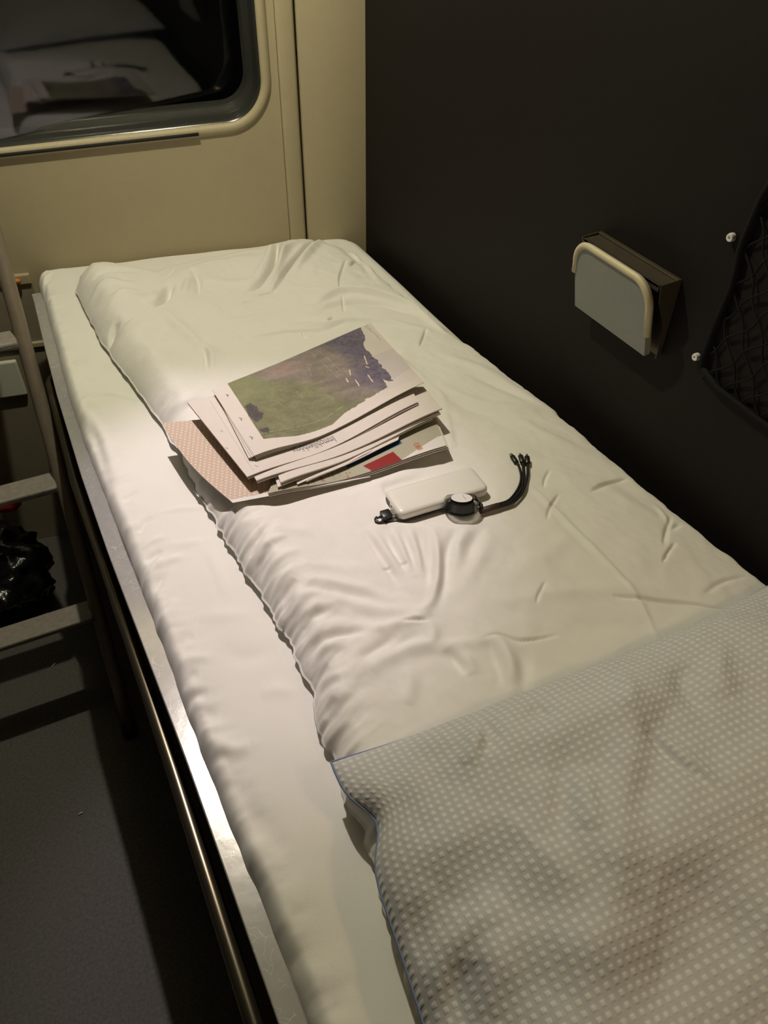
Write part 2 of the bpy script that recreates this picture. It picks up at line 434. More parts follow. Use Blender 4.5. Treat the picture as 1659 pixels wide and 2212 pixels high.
for y in np.linspace(-.35, 1.50, 60):
    tp.append((np.interp(y, [-.35, .3, .55, .87, 1.18, 1.5], [-.004, -.004, -.004, -.008, -.0145, -.006]), y, .70))
tp += [(-.006, 1.515, .700), (.0, 1.532, .700), (.008, 1.540, .700), (.02, 1.543, .700)]
tube(bm, tp, .0095, 16)
from_bm('side_rail', bm, M_tube, bed, smooth=True)
bm = bmesh.new(); box(bm, -.004, .006, .845, .865, .69, .70, .001)
from_bm('rail_bracket', bm, M_steel, bed)

# mattress with fitted sheet
MW = [
 ([(331,1112),(380,1100),(450,1096)],2,6), ([(268,1085),(285,1070),(300,1062)],-3,5), ([(300,1150),(312,1130),(330,1115)],-4,6),
 ([(305,1185),(330,1170),(360,1160)],3,6), ([(312,1215),(335,1200),(350,1188)],-5,6), ([(320,1245),(335,1225),(348,1205)],4,6),
 ([(330,1290),(345,1255),(355,1235)],-4,6), ([(335,1225),(370,1210),(400,1205)],3,7), ([(360,1180),(400,1175),(440,1168)],2,8),
 ([(345,1340),(370,1310),(380,1290)],3,8), ([(372,1400),(395,1380),(420,1375)],-3,8), ([(375,1440),(400,1425),(460,1420)],3,8),
 ([(392,1480),(410,1460),(430,1455)],-4,7), ([(400,1520),(420,1500),(450,1498)],-5,7), ([(415,1560),(440,1540),(470,1545)],-5,8),
 ([(437,1593),(470,1605),(505,1620),(545,1608)],5,9), ([(425,1580),(450,1575),(480,1572)],3,7), ([(445,1640),(475,1635),(490,1650)],-3,8),
 ([(475,1645),(500,1690),(545,1760),(620,1850)],-4,14), ([(560,1900),(620,1930),(680,1940)],2,18), ([(580,1990),(640,2100),(700,2230)],-6,14),
 ([(520,1800),(560,1850),(580,1920)],3,14), ([(165,885),(190,858),(240,850),(310,866)],3,6), ([(175,900),(200,940),(222,1000),(245,1065)],-6,8),
 ([(180,880),(215,925),(240,990)],3,8), ([(450,1190),(470,1230),(490,1290)],2,8), ([(430,1330),(480,1330),(540,1325)],2,12), ([(560,1500),(600,1490),(640,1500)],2,10),
 ([(470,1400),(530,1420),(600,1400)],-2,14), ([(82,640),(95,620),(110,600)],-3,5), ([(85,620),(100,600),(115,585)],3,4), ([(95,660),(105,645),(120,640)],-3,5),
 ([(100,590),(115,575),(140,570)],2,5), ([(230,780),(260,800),(290,790)],2,14)]
DW = [
 ([(600,518),(591,566),(561,608),(534,626)],-13,5.5), ([(615,520),(606,570),(578,612)],6,8), ([(586,520),(577,560),(548,600)],4,8), ([(684,498),(650,540),(620,580),(590,628)],-13,4.5), ([(700,505),(665,548),(636,588)],7,9), ([(660,500),(630,530),(600,570)],4,8),
 ([(553,633),(572,630),(594,626)],-4,2.6), ([(525,650),(538,647),(552,643)],-2.5,2), ([(736,628),(735,598),(748,560)],-3.5,2.4), ([(757,572),(770,558),(802,566)],-5,2.6),
 ([(670,662),(730,632),(800,632),(870,645),(905,662),(965,712)],9,8), ([(680,676),(740,652),(830,652),(890,668)],-7,8), ([(553,727),(620,716),(690,714),(740,700)],-5,4.5), ([(625,706),(700,702),(760,690),(850,692),(925,706)],4,7),
 ([(710,692),(722,684)],-3.5,3), ([(921,706),(908,742)],-3,1.8), ([(740,640),(743,672)],-2,1.8), ([(662,733),(655,720)],-2,2),
 ([(318,662),(338,662),(356,646),(369,618)],-13,8), ([(300,640),(318,645),(340,632)],5,10), ([(226,728),(238,716),(254,700)],-11,8), ([(250,725),(280,715),(300,700)],4,9),
 ([(446,800),(444,765),(437,748)],-6,5), ([(460,800),(458,770),(450,750)],4,6), ([(428,640),(428,605),(414,578)],-5,7), ([(398,640),(408,600)],4,8), ([(352,604),(372,580),(385,560)],-4,8),
 ([(350,672),(392,712),(432,745),(480,775)],4,12), ([(345,610),(420,560),(500,545),(580,545)],-3,14), ([(445,600),(500,610),(560,600)],3,14), ([(190,640),(230,620),(300,620)],3,12), ([(200,610),(240,590),(300,590)],-3,10),
 ([(240,660),(275,640),(310,650)],3,10), ([(480,700),(540,690),(600,670)],3,16), ([(640,500),(625,520),(615,560)],3,8), ([(690,500),(740,510),(790,560),(820,600)],5,9), ([(730,520),(780,560),(800,585)],-4,9),
 ([(314,878),(330,868),(352,860)],-7,6), ([(325,895),(360,880),(400,873)],4,8), ([(300,835),(330,825),(370,820)],3,10), ([(262,790),(300,780),(340,770)],3,12),
 ([(345,925),(365,960)],-3,6), ([(400,1000),(408,980)],-6,6), ([(436,1050),(448,1030)],-5,6),
 ([(470,1105),(480,1085),(500,1075)],-5,6), ([(495,1130),(510,1108),(540,1098)],4,7), ([(517,1160),(535,1140),(570,1125)],4,8),
 ([(540,1200),(549,1182),(586,1146)],-7,6), ([(552,1215),(575,1190),(620,1165)],5,7), ([(556,1248),(570,1214),(590,1190)],-7,6), ([(578,1255),(600,1222),(650,1195)],5,7),
 ([(610,1325),(620,1290),(642,1262)],-8,7), ([(590,1290),(603,1262),(635,1240)],5,7), ([(630,1330),(655,1300),(700,1290)],6,8), ([(636,1392),(658,1370),(674,1342),(705,1328)],-7,7), ([(655,1355),(680,1325),(730,1310)],4,8),
 ([(655,1445),(673,1412),(692,1390),(740,1376),(795,1364)],-9,7), ([(670,1430),(690,1410),(750,1400)],5,8), ([(662,1478),(688,1452),(712,1440)],-7,6), ([(672,1462),(700,1470),(740,1465)],5,7), ([(690,1500),(715,1485),(740,1488)],-4,7), ([(700,1545),(715,1525),(724,1515)],-5,7), ([(705,1530),(740,1515),(780,1510)],4,9),
 ([(650,1262),(720,1262),(795,1276),(855,1305)],5,8), ([(660,1282),(725,1284),(800,1298)],-4,8), ([(640,1235),(700,1225),(780,1232)],3,10), ([(670,1310),(740,1300),(830,1320),(920,1320)],4,10), ([(700,1340),(780,1335),(860,1345)],-3,10), ([(560,1165),(620,1150),(680,1150)],3,12),
 ([(785,1145),(820,1200),(850,1245),(864,1274)],-5,6), ([(800,1145),(838,1200),(866,1250)],4,6), ([(830,1150),(852,1195),(880,1240)],-5,6), ([(845,1145),(868,1190),(893,1245)],4,6), ([(868,1150),(884,1195),(900,1250)],-4,6), ([(882,1150),(900,1195),(914,1240)],4,6),
 ([(902,1160),(914,1205),(925,1262)],-5,6), ([(935,1150),(945,1200),(945,1255),(933,1305),(895,1333)],8,7), ([(925,1170),(932,1220),(930,1270)],-4,6), ([(984,1150),(965,1200),(960,1262),(938,1315)],-7,7), ([(1012,1148),(992,1180),(985,1230)],4,8), ([(1040,1145),(1020,1180),(1008,1220)],-4,8), ([(1060,1160),(1040,1210),(990,1290)],3,10),
 ([(935,1322),(900,1342),(850,1352),(790,1365)],5,8), ([(915,1340),(935,1368),(928,1392),(890,1400),(855,1412)],6,8), ([(860,1372),(825,1395),(778,1432)],-6,7), ([(905,1372),(875,1385),(840,1405)],-4,7), ([(880,1410),(830,1430),(800,1460)],4,9), ([(860,1420),(900,1410),(1000,1395),(1060,1385)],4,9),
 ([(962,1405),(984,1430),(1008,1462)],-6,7), ([(985,1400),(1010,1430),(1025,1465)],4,8), ([(1068,1372),(1096,1425),(1108,1490)],7,9), ([(1048,1390),(1075,1440),(1085,1490)],-5,9), ([(1125,1400),(1135,1450),(1120,1495)],-4,9), ([(880,1440),(888,1480),(880,1530)],4,9),
 ([(1048,1382),(1080,1378),(1130,1390),(1200,1377)],-3,2), ([(1328,1296),(1400,1302),(1480,1310),(1560,1322)],-4,3), ([(1158,1308),(1164,1288),(1177,1264)],-3,1.8), ([(1280,1060),(1310,1040),(1358,1022)],-4.5,3), ([(1182,1124),(1188,1098),(1207,1070)],-3.5,2), ([(1175,1054),(1178,1035),(1187,1018)],-2.5,1.8),
 ([(1431,1217),(1443,1195),(1459,1172)],-3.5,2), ([(1435,1178),(1440,1150),(1452,1108)],-3.5,3), ([(1520,1288),(1560,1256),(1615,1236)],-4,3.4), ([(868,1347),(925,1346)],-2.5,1.8), ([(826,1233),(845,1228)],-2,1.6), ([(862,1222),(882,1223)],-2,1.6),
 ([(1140,1045),(1220,1125),(1300,1210),(1370,1292),(1425,1400)],2.5,4), ([(1130,1050),(1205,1125),(1285,1215)],-1.5,5), ([(1040,1310),(1150,1292),(1300,1280),(1480,1278)],3,12), ([(1100,1240),(1180,1200),(1230,1160)],2,14), ([(1200,1370),(1300,1360),(1420,1350)],-2,14),
 ([(950,830),(1040,868),(1180,884)],4,10), ([(960,855),(1050,890),(1150,900)],-4,10), ([(1000,800),(1090,835),(1170,870)],-4,9), ([(960,765),(1060,800),(1140,850)],4,12), ([(1100,930),(1200,950),(1330,992)],3,14), ([(1150,985),(1260,1010),(1370,1050)],-2,16), ([(1130,900),(1170,930),(1250,960)],3,10), ([(985,940),(1040,930),(1110,960)],2,14), ([(980,880),(1000,900),(1040,910)],2,10),
 ([(1300,1050),(1400,1100),(1440,1120)],3,12), ([(1450,1140),(1475,1120)],-5,4), ([(1420,1080),(1440,1110),(1448,1130)],3,4)]

# mattress surface
ynodes = np.concatenate([np.linspace(-.35, 1.66, 560), np.linspace(1.663, 1.0, 1)[:0]])
def mattress():
    nu, nv = 300, 760
    u = np.linspace(0, 1, nu); v = np.linspace(0, 1, nv)
    ue = np.sin((u - .5) * np.pi) * .5 + .5; u = .25 * ue + .75 * u     # finer towards the rims
    U, V = np.meshgrid(u, v)
    xl = lambda y: .0185 + bow(y) + .0015 * np.sin(y * 9) + np.interp(y, [.2, .5, .9, 1.3], [.004, 0, .004, 0])
    far = lambda x: 1.855 - .1715 * (x - .038) - .002
    y0 = -.35
    Y = y0 + V * (1.845 - y0); X0 = xl(Y); X = X0 + U * (.772 - X0)
    Y = y0 + V * (far(X) - y0)
    R = .045
    dl = X - X0; dr = .772 - X; df = far(X) - Y
    # round the far corners in plan
    def side(d, r, h): t = np.clip(d / r, 0, 1); return h * np.sqrt(np.clip(1 - (1 - t) ** 2, 0, 1))
    cr = .06
    for dx_, sg in ((dl, 1), (dr, -1)):
        a = np.clip(cr - dx_, 0, cr); b = np.clip(cr - df, 0, cr); ln = np.hypot(a, b) + 1e-9
        mx = np.maximum(a, b); k = np.where((a > 0) & (b > 0), mx / ln, 1.0)
        X = X + sg * a * (1 - k); Y = Y - b * (1 - k)
    prof = np.minimum.reduce([side(dl, .020, 1.), side(dr, .035, 1.), side(df, .030, 1.)])
    Z = .752 + .048 * prof
    n = (fbm(X * 9, Y * 6, 3, 3) - .5) * .006 * prof
    puck = (fbm(X * 22, Y * 45, 3, 9) - .5) * .010 * np.exp(-(dl / .035) ** 2) * prof
    Z = Z + n + puck + creases(X, Y, MW, .80) * np.clip(prof * 1.3 - .15, 0, 1)
    X = X + (vnoise(Y * 40, Y * 0 + 2., 5) - .5) * .002 * np.exp(-(dl / .02) ** 2)
    return np.stack([X, Y, Z], -1)
P = mattress(); me = grid_mesh('mattress', P, closed_bottom=.7455)
tag(link('mattress', me, M_sheet, origin=(.4, .7, .7455)), 'mattress in a fitted white cotton sheet with puckered edge on the berth', 'mattress')

# duvet -----------------------------------------------------------
ly = [-.35, .2, .34, .377, .42, .469, .51, .553, .65, .75, .931, 1.05, 1.132, 1.25, 1.38, 1.406, 1.43, 1.55, 1.696, 1.79]
lx = [.09, .128, .150, .146, .154, .158, .166, .171, .168, .161, .146, .146, .142, .127, .112, .108, .105, .101, .098, .105]
ry = [-.35, .4, .47, .54, .605, .7, .861, .95, 1.288, 1.40, 1.551, 1.66]
rx = [.785, .780, .774, .771, .764, .762, .756, .745, .716, .705, .698, .675]
fx = [.09, .12, .15, .19, .23, .27, .31, .36, .46, .53, .584, .64, .675, .70, .73]
fy = [1.69, 1.76, 1.785, 1.775, 1.735, 1.70, 1.716, 1.722, 1.722, 1.728, 1.735, 1.725, 1.68, 1.63, 1.57]
def smooth1(f):  # small smoothing of the tabulated outline
    return f
PAPER_POLY = [at(*p, .845)[:2] for p in [(338, 905), (455, 850), (790, 700), (960, 850), (985, 960), (770, 1060), (600, 1092), (480, 1098), (400, 1010)]]
BANK_POLY = [at(*p, .845)[:2] for p in [(825, 1050), (1010, 1000), (1070, 1050), (1060, 1110), (975, 1140), (860, 1130)]]
def duvet_base(X, Y):
    big = (fbm(X * 5 + 1, Y * 4, 2, 21) - .5) * .016
    return .0425 + big
def duvet():
    nu, nv = 400, 1040
    U, V = np.meshgrid(np.linspace(0, 1, nu), np.linspace(0, 1, nv)); y0 = -.35
    Yt = y0 + V * (1.73 - y0)
    for _ in range(3):
        X = np.interp(Yt, ly, lx) + U * (np.interp(Yt, ry, rx) - np.interp(Yt, ly, lx)); Yt = y0 + V * (np.interp(X, fx, fy) - y0)
    Y = Yt; XL = np.interp(Y, ly, lx); XR = np.interp(Y, ry, rx)
    # pleated left rim
    pl = (fbm(Y * 38, Y * 0 + 1.5, 3, 31) - .5)
    dl = X - XL; dr = XR - X; df = np.interp(X, fx, fy) - Y
    X = X - (fbm(Y * 30, Y * 0 + 7.5, 3, 33) - .5) * .012 * np.exp(-(dr / .02) ** 2)
    X = X + pl * np.interp(Y, [.9, 1.15], [.016, .005]) * np.exp(-(dl / .03) ** 2)
    cr = .035
    for dx_, sg in ((dl, 1), (dr, -1)):
        a = np.clip(cr - dx_, 0, cr); b = np.clip(cr - df, 0, cr); ln = np.hypot(a, b) + 1e-9
        k = np.where((a > 0) & (b > 0), np.maximum(a, b) / ln, 1.0)
        X = X + sg * a * (1 - k); Y = Y - b * (1 - k)
    def side(d, r): t = np.clip(d / r, 0, 1); return np.sqrt(np.clip(1 - (1 - t) ** 2, 0, 1))
    rl = np.interp(Y, [.5, .9, 1.3, 1.8], [.034, .045, .075, .085]); prof = side(dl, rl) * (.55 + .45 * side(dr, .16) ** 1.0 * 1.0)
    prof = prof * (1 - np.clip(1 - df / .11, 0, 1) ** 2 * .999)
    prof *= side(dr, .012) * .35 + .65
    h = duvet_base(X, Y)
    rollw = np.exp(-((dl - .045) / .035) ** 2)
    h = h + .010 * rollw * np.interp(Y, [.2, .5, 1.7], [.3, 1, 1])
    flat = inpoly(X, Y, PAPER_POLY) | inpoly(X, Y, BANK_POLY)
    # soft mask round papers
    cx_, cy_ = .37, .95
    w = np.ones_like(X); w[flat] = 0
    for _ in range(10):
        w[1:-1, 1:-1] = (w[1:-1, 1:-1] * 2 + w[:-2, 1:-1] + w[2:, 1:-1] + w[1:-1, :-2] + w[1:-1, 2:]) / 6
    h = h * w + .043 * (1 - w)
    cr_ = creases(X, Y, DW, .842)
    small = (fbm(X * 26, Y * 20, 3, 41) - .5) * .0050 + (fbm(X * 60 + Y * 20, Y * 40, 2, 43) - .5) * .0014
    edge = (fbm(X * 14 + Y * 10, Y * 46 - X * 18, 3, 51) - .5) * .018 * np.exp(-(dl / .05) ** 2) * np.interp(Y, [.3, .9, 1.4], [1, .9, .5])
    Z = .8005 + prof * (h + (cr_ + small) * w + edge * w)
    Z = np.maximum(Z, .803 + .010 * np.clip(1 - dl / .02, 0, 1) * np.interp(Y, [1.2, 1.7], [1, .3]))
    return np.stack([X, Y, Z], -1)
DP = duvet(); me = grid_mesh('duvet', DP, closed_bottom=.8015, inset=.014)
tag(link('duvet', me, M_duvet, origin=(.45, .7, .80)), 'rumpled white duvet with pleated edge spread over the berth mattress', 'duvet')

# ================================================================ PILLOW
PW = [
 ([(1385,1500),(1360,1620),(1334,1741),(1322,1926)],7,18), ([(1430,1530),(1400,1640),(1370,1750),(1355,1900)],-5,22), ([(1385,1590),(1440,1670),(1512,1745)],-4,5), ([(1400,1585),(1455,1660),(1530,1735)],3,6),
 ([(886,2140),(947,2067),(984,2005),(1095,1932)],9,16), ([(905,2170),(970,2100),(1010,2040),(1012,2000)],-5,18), ([(900,2020),(980,1960),(1080,1880),(1150,1830)],-12,40), ([(1185,1670),(1172,1740),(1165,1820)],5,14), ([(1215,1660),(1205,1740),(1195,1820)],-3,14), ([(1258,1665),(1255,1740),(1262,1830)],7,12),
 ([(1020,1540),(1030,1580),(1010,1640)],6,10), ([(1045,1530),(1060,1570),(1050,1620)],-6,9), ([(1150,1505),(1170,1530),(1200,1540)],-5,8), ([(790,1600),(810,1640),(800,1700),(795,1760)],6,12), ([(775,1640),(782,1700),(772,1740)],-7,9),
 ([(1000,2200),(1010,2120),(1020,2050)],-8,14), ([(1050,2000),(1060,2080),(1050,2190)],6,18), ([(870,1900),(900,1980),(910,2050)],-6,14), ([(1480,1440),(1470,1500),(1500,1560)],-5,12), ([(1560,1400),(1540,1470),(1560,1540)],5,12), ([(1330,1460),(1350,1500),(1340,1560)],5,10),
 ([(1100,1850),(1180,1900),(1260,1960)],5,25), ([(1400,1950),(1500,1980),(1620,2050)],-5,30), ([(1200,2100),(1300,2060),(1420,2080)],5,25)]
def pillow():
    nu, nv = 330, 250
    s = np.linspace(-1, 1, nu); t = np.linspace(-1, 1, nv)
    S, T = np.meshgrid(s, t)
    Uu = (S + 1) / 2; Vv = (T + 1) / 2
    # plan corners: near-left, near-right, far-right, far-left
    nl = np.array([.060, -.16]); nr = np.array([.80, -.20]); fr = np.array([.795, .385]); fl = np.array([.146, .405])
    X = (1 - Uu) * (1 - Vv) * nl[0] + Uu * (1 - Vv) * nr[0] + Uu * Vv * fr[0] + (1 - Uu) * Vv * fl[0]
    Y = (1 - Uu) * (1 - Vv) * nl[1] + Uu * (1 - Vv) * nr[1] + Uu * Vv * fr[1] + (1 - Uu) * Vv * fl[1]
    # sides pulled in between the corners
    X = X + .014 * (1 - T ** 2) * np.clip(-S, 0, 1) ** 3 - .008 * (1 - T ** 2) * np.clip(S, 0, 1) ** 3
    X = X + .020 * np.exp(-((Y - .325) / .03) ** 2) * np.clip(-S, 0, 1) ** 8
    Y = Y - .020 * (1 - S ** 2) * np.clip(T, 0, 1) ** 3
    e = (1 - np.abs(S) ** 2.2).clip(0) ** .55 * (1 - np.abs(T) ** 2.2).clip(0) ** .55
    L = .65 * .5 * (nl - fl)
    zt = .866 + .012 * np.clip(S, -1, 1) + .105 * e
    m = np.clip(e * 2.2, 0, 1)
    zt = zt + (fbm(X * 10, Y * 12, 2, 61) - .5) * .028 * m + (fbm(X * 40, Y * 34, 2, 63) - .5) * .004 * m
    zt = zt + creases(X, Y, PW, .93) * m * 1.35
    rim = (np.abs(S) > .999) | (np.abs(T) > .999)
    zb = .866 + .012 * S - .02 * e * 1.0
    zb = np.maximum(zb, .846 + 0 * S)
    return X, Y, zt, zb
X, Y, zt, zb = pillow()
su = np.linspace(0, .70, X.shape[1]); sv = np.linspace(0, .60, X.shape[0]); SU, SV = np.meshgrid(su, sv)
# top and underside share the rim
P = np.stack([X, Y, zt], -1); nv, nu, _ = P.shape
top = grid_mesh('pillow_case', P, uv=np.stack([SU, SV], -1))
pil = thing('pillow', (.46, .1, .85), 'large puffy pillow in blue grey gingham check on the near end', 'pillow')
link('pillow_case', top, M_ging, pil)
under = grid_mesh('pillow_underside', np.stack([X, Y, zb], -1)[:, ::-1])
link('pillow_underside', under, mat('plain blue grey cotton', (0.42, 0.46, 0.58), .85, bump=(400, .0001)), pil)['label'] = 'plain blue grey underside'
bm = bmesh.new()
rim = [P[0, i] for i in range(0, nu, 5)] + [P[j, -1] for j in range(0, nv, 5)] + [P[-1, i] for i in range(nu - 1, 0, -5)] + [P[j, 0] for j in range(nv - 1, 0, -5)]
tube(bm, rim + [rim[0]], .0016, 6, cap=False)
from_bm('piping', bm, M_blue, pil, smooth=True)['label'] = 'thin blue seam piping'

# ================================================================ PAPERS
def patch(px, n=(60, 40), sagn=0., sagf=0., sagpos=.5, curl=None):
    """px: FL, FR, NR, NL as (px, py, z). Returns (nv,nu,3): rows from near to far"""
    FL, FR, NR, NL = [at(*p) for p in px]
    nu, nv = n; S, T = np.meshgrid(np.linspace(0, 1, nu), np.linspace(0, 1, nv))   # T 0 near, 1 far
    S_, T_ = S[..., None], T[..., None]
    P = (1 - S_) * (1 - T_) * NL + S_ * (1 - T_) * NR + S_ * T_ * FR + (1 - S_) * T_ * FL
    q = np.where(S < sagpos, S / sagpos, (1 - S) / (1 - sagpos)); bump_ = np.sin(q * np.pi / 2) ** 2
    P[..., 2] -= (sagn * (1 - T) + sagf * T) * bump_
    if curl is not None: P[..., 2] += curl(S, T)
    return P, S, T
def sheet(name, P, th, parent, m, col=None, label=None):
    """closed thin slab: top grid + bottom grid + rim"""
    nv, nu, _ = P.shape; top = P.reshape(-1, 3); bot = top.copy(); bot[:, 2] -= th
    idx = np.arange(nv * nu).reshape(nv, nu); n = nv * nu
    q = np.stack([idx[:-1, :-1], idx[:-1, 1:], idx[1:, 1:], idx[1:, :-1]], -1).reshape(-1, 4)
    r = np.concatenate([idx[0, :], idx[1:, -1], idx[-1, -2::-1], idx[-2:0:-1, 0]])
    sk = np.stack([np.roll(r, -1), r, r + n, np.roll(r, -1) + n], -1)
    faces = np.vstack([q, q[:, ::-1] + n, sk]); V = np.vstack([top, bot])
    me = bpy.data.meshes.new(name); me.from_pydata(V.tolist(), [], faces.tolist())
    if col is not None:
        a = me.color_attributes.new('print', 'FLOAT_COLOR', 'POINT'); C = np.ones((2 * n, 4)); C[:, :3] = (.58, .54, .48)
        C[:n, :3] = col.reshape(-1, 3); a.data.foreach_set('color', C.astype(np.float32).reshape(-1))
    o = link(name, me, m, parent); me.set_sharp_from_angle(angle=math.radians(40))
    if label: o['label'] = label
    return o
PAPC = np.array((.66, .61, .56))
def paper_col(P):
    c = np.ones(P.shape) * PAPC; return c * (1 + .05 * (fbm(P[..., 0] * 60, P[..., 1] * 60, 3, 5)[..., None] - .5))
def polycol(col, P, poly, z, c):
    W = [at(p[0], p[1], z)[:2] for p in poly]; m = inpoly(P[..., 0], P[..., 1], W); col[m] = c; return m
def linecol(col, P, a, b, z, w, c, alpha=1., dash=None):
    A, B = at(*a, z), at(*b, z); d, t = segdist(P[..., 0], P[..., 1], A, B); m = d < w
    if dash: m &= vnoise(t * dash, t * 0 + a[0], 3) > .35
    col[m] = col[m] * (1 - alpha) + np.array(c) * alpha
def zsample(P, x, y):
    d = (P[..., 0] - x) ** 2 + (P[..., 1] - y) ** 2; i = np.unravel_index(np.argmin(d), d.shape); return P[i][2]
def text_on(name, body, P, z, a, b, hpx, m, parent, label=None):
    """text whose baseline runs from pixel a to pixel b on the sheet P"""
    A, B = at(*a, z), at(*b, z); c = bpy.data.curves.new('t', 'FONT'); c.body = body; c.size = 1; c.resolution_u = 3
    o = bpy.data.objects.new('t', c); COL.objects.link(o); dg = bpy.context.evaluated_depsgraph_get()
    me = bpy.data.meshes.new_from_object(o.evaluated_get(dg)); bpy.data.objects.remove(o)
    n = len(me.vertices); co = np.zeros(n * 3); me.vertices.foreach_get('co', co); co = co.reshape(-1, 3)
    L = math.hypot(B[0] - A[0], B[1] - A[1]); sc = L / co[:, 0].max(); d = (B - A)[:2] / L; nrm = np.array([-d[1], d[0]])
    for i in range(n):
        xy = A[:2] + d * co[i, 0] * sc + nrm * co[i, 1] * sc * hpx; me.vertices[i].co = (xy[0], xy[1], zsample(P, *xy) + .0004)
    o = link(name, me, m, parent, smooth=False)
    if label: o['label'] = label
    return o

# pink dotted leaflet, lowest
lf = thing('leaflet', (.28, .95, .845), 'pink dotted paper lying lowest in the pile, curling over the duvet edge', 'paper')
P, S, T = patch([(350, 914, .858), (700, 880, .850), (800, 1030, .850), (503, 1086, .864)], (260, 220), 0, 0,
                curl=lambda S, T: -.004 * np.sin(np.pi * T) * np.exp(-S / .2))
P[..., 0] += .008 * np.sin(np.pi * T) * np.exp(-S / .12) * -1
c = np.ones(P.shape) * np.array((.56, .44, .36))
A0 = P[..., :2] @ np.array([[.94, .34], [-.34, .94]]); g = .0068
gx = np.mod(A0[..., 0], g) - g / 2; row = np.floor(A0[..., 0] / g); gy = np.mod(A0[..., 1] + (np.mod(row, 2)) * g / 2, g) - g / 2
c[np.hypot(gx, gy) < .00125] = (.80, .72, .60)
c[T < .035] = (.72, .70, .70)
sheet('leaflet_sheet', P, .0006, lf, M_print, c)

# magazine with flags
mg = thing('magazine', (.38, .9, .85), 'glossy brochure with red and blue ribbon flags under the newspapers', 'magazine')
MGC = [(640, 930, .857), (935, 895, .862), (964, 962, .868), (578, 1066, .866)]
for k in range(3):
    px = [(a + (k * 3 if i in (1, 2) else k * 1.5), b + (k * 3), z - .0022 * k) for i, (a, b, z) in enumerate(MGC)]
    P, S, T = patch(px, (240, 130) if k == 0 else (40, 20), .012, 0, .42)
    if k == 0:
        Pm = P; c = np.ones(P.shape) * np.array((.40, .385, .29)); c *= (1 + .12 * (fbm(P[..., 0] * 30, P[..., 1] * 30, 3, 8)[..., None] - .5))
        polycol(c, P, [(785, 1043), (945, 948), (975, 940), (975, 970), (872, 1007), (806, 1045)], .862, (.72, .70, .66))
        polycol(c, P, [(735, 985), (858, 942), (869, 958), (750, 1004)], .862, (.035, .085, .20))
        polycol(c, P, [(784, 1000), (849, 974), (872, 998), (806, 1028), (801, 1010)], .862, (.25, .007, .009))
        for i in range(9):
            linecol(c, P, (655 + i * 11, 1020 - i * 3.6), (668 + i * 11, 1052 - i * 4 - (i * 7 % 5) * 3), .86, .0009, (.10, .09, .07), .6, 22)
        linecol(c, P, (748, 1016), (757, 1036), .86, .0011, (.35, .07, .03), .8, 30)
        linecol(c, P, (690, 1027), (696, 1035), .86, .0016, (.35, .07, .03), .8)
        sheet('cover', P, .0012, mg, M_gloss, c)
    else:
        sheet('page', P, .0012, mg, M_paper)
text_on('printed_logo', 'ÖBB', Pm, .862, (891, 961), (904, 977), 1.15, M_orange, mg, 'orange printed letters')
# front newspaper group -----------------------------------------
def newspaper(label, zbase, layers):
    t = thing('newspaper', (.38, 1.0, zbase), label, 'newspaper', 'newspapers piled on the duvet'); out = []
    for i, (px, th, sn, sf, sp, cf, n) in enumerate(layers):
        P, S, T = patch(px, n, sn, sf, sp)
        c = paper_col(P)
        if cf: cf(c, P, S, T)
        sheet('front_page' if i == 0 else 'sheet', P, th, t, M_print, c); out.append(P)
    return t, out
# lowest: a bundle folded small, rolled corners
newspaper('folded newspaper with rolled edges, lowest of the three newspapers in the pile', .858, [
 ([(560, 910, .872), (900, 850, .874), (952, 893, .877), (606, 1042, .876)], .0024, .010, 0, .4, None, (60, 20)),
 ([(560, 912, .870), (900, 852, .871), (935, 905, .873), (600, 1052, .870)], .0016, .008, 0, .4, None, (60, 20)),
 ([(600, 930, .867), (880, 880, .869), (860, 950, .868), (642, 1046, .866)], .0012, .004, 0, .5, None, (40, 20)),
 ([(620, 930, .866), (880, 880, .867), (800, 975, .866), (662, 1040, .865)], .0012, .003, 0, .5, None, (40, 20))])
def mid_print(c, P, S, T):
    linecol(c, P, (455, 872), (548, 1022), .88, .0005, (.42, .38, .35), .6)
    for q in [(443, 857), (477, 935), (488, 972), (552, 1010)]:
        linecol(c, P, q, (q[0] + 5, q[1] + 2), .88, .0007, (.2, .17, .16), .8)
t2, P2 = newspaper('wide folded newspaper with rows of small grey print under the mountain picture newspaper', .87, [
 ([(404, 868, .885), (850, 760, .884), (903, 868, .889), (534, 1030, .884)], .0016, .014, 0, .45, mid_print, (320, 200)),
 ([(406, 872, .882), (850, 764, .882), (903, 873, .886), (536, 1034, .881)], .0014, .014, 0, .45, None, (60, 20)),
 ([(450, 862, .880), (915, 835, .884), (955, 882, .885), (554, 1038, .880)], .0022, .013, 0, .45, None, (60, 20)),
 ([(452, 864, .877), (913, 839, .879), (950, 891, .880), (556, 1042, .876)], .0020, .012, 0, .45, None, (60, 20))])
text_on('printed_heading', 'Immobilienbörse', P2[0], .877, (719, 938), (628, 968), 2.1, M_ink, t2, 'pale grey heading')
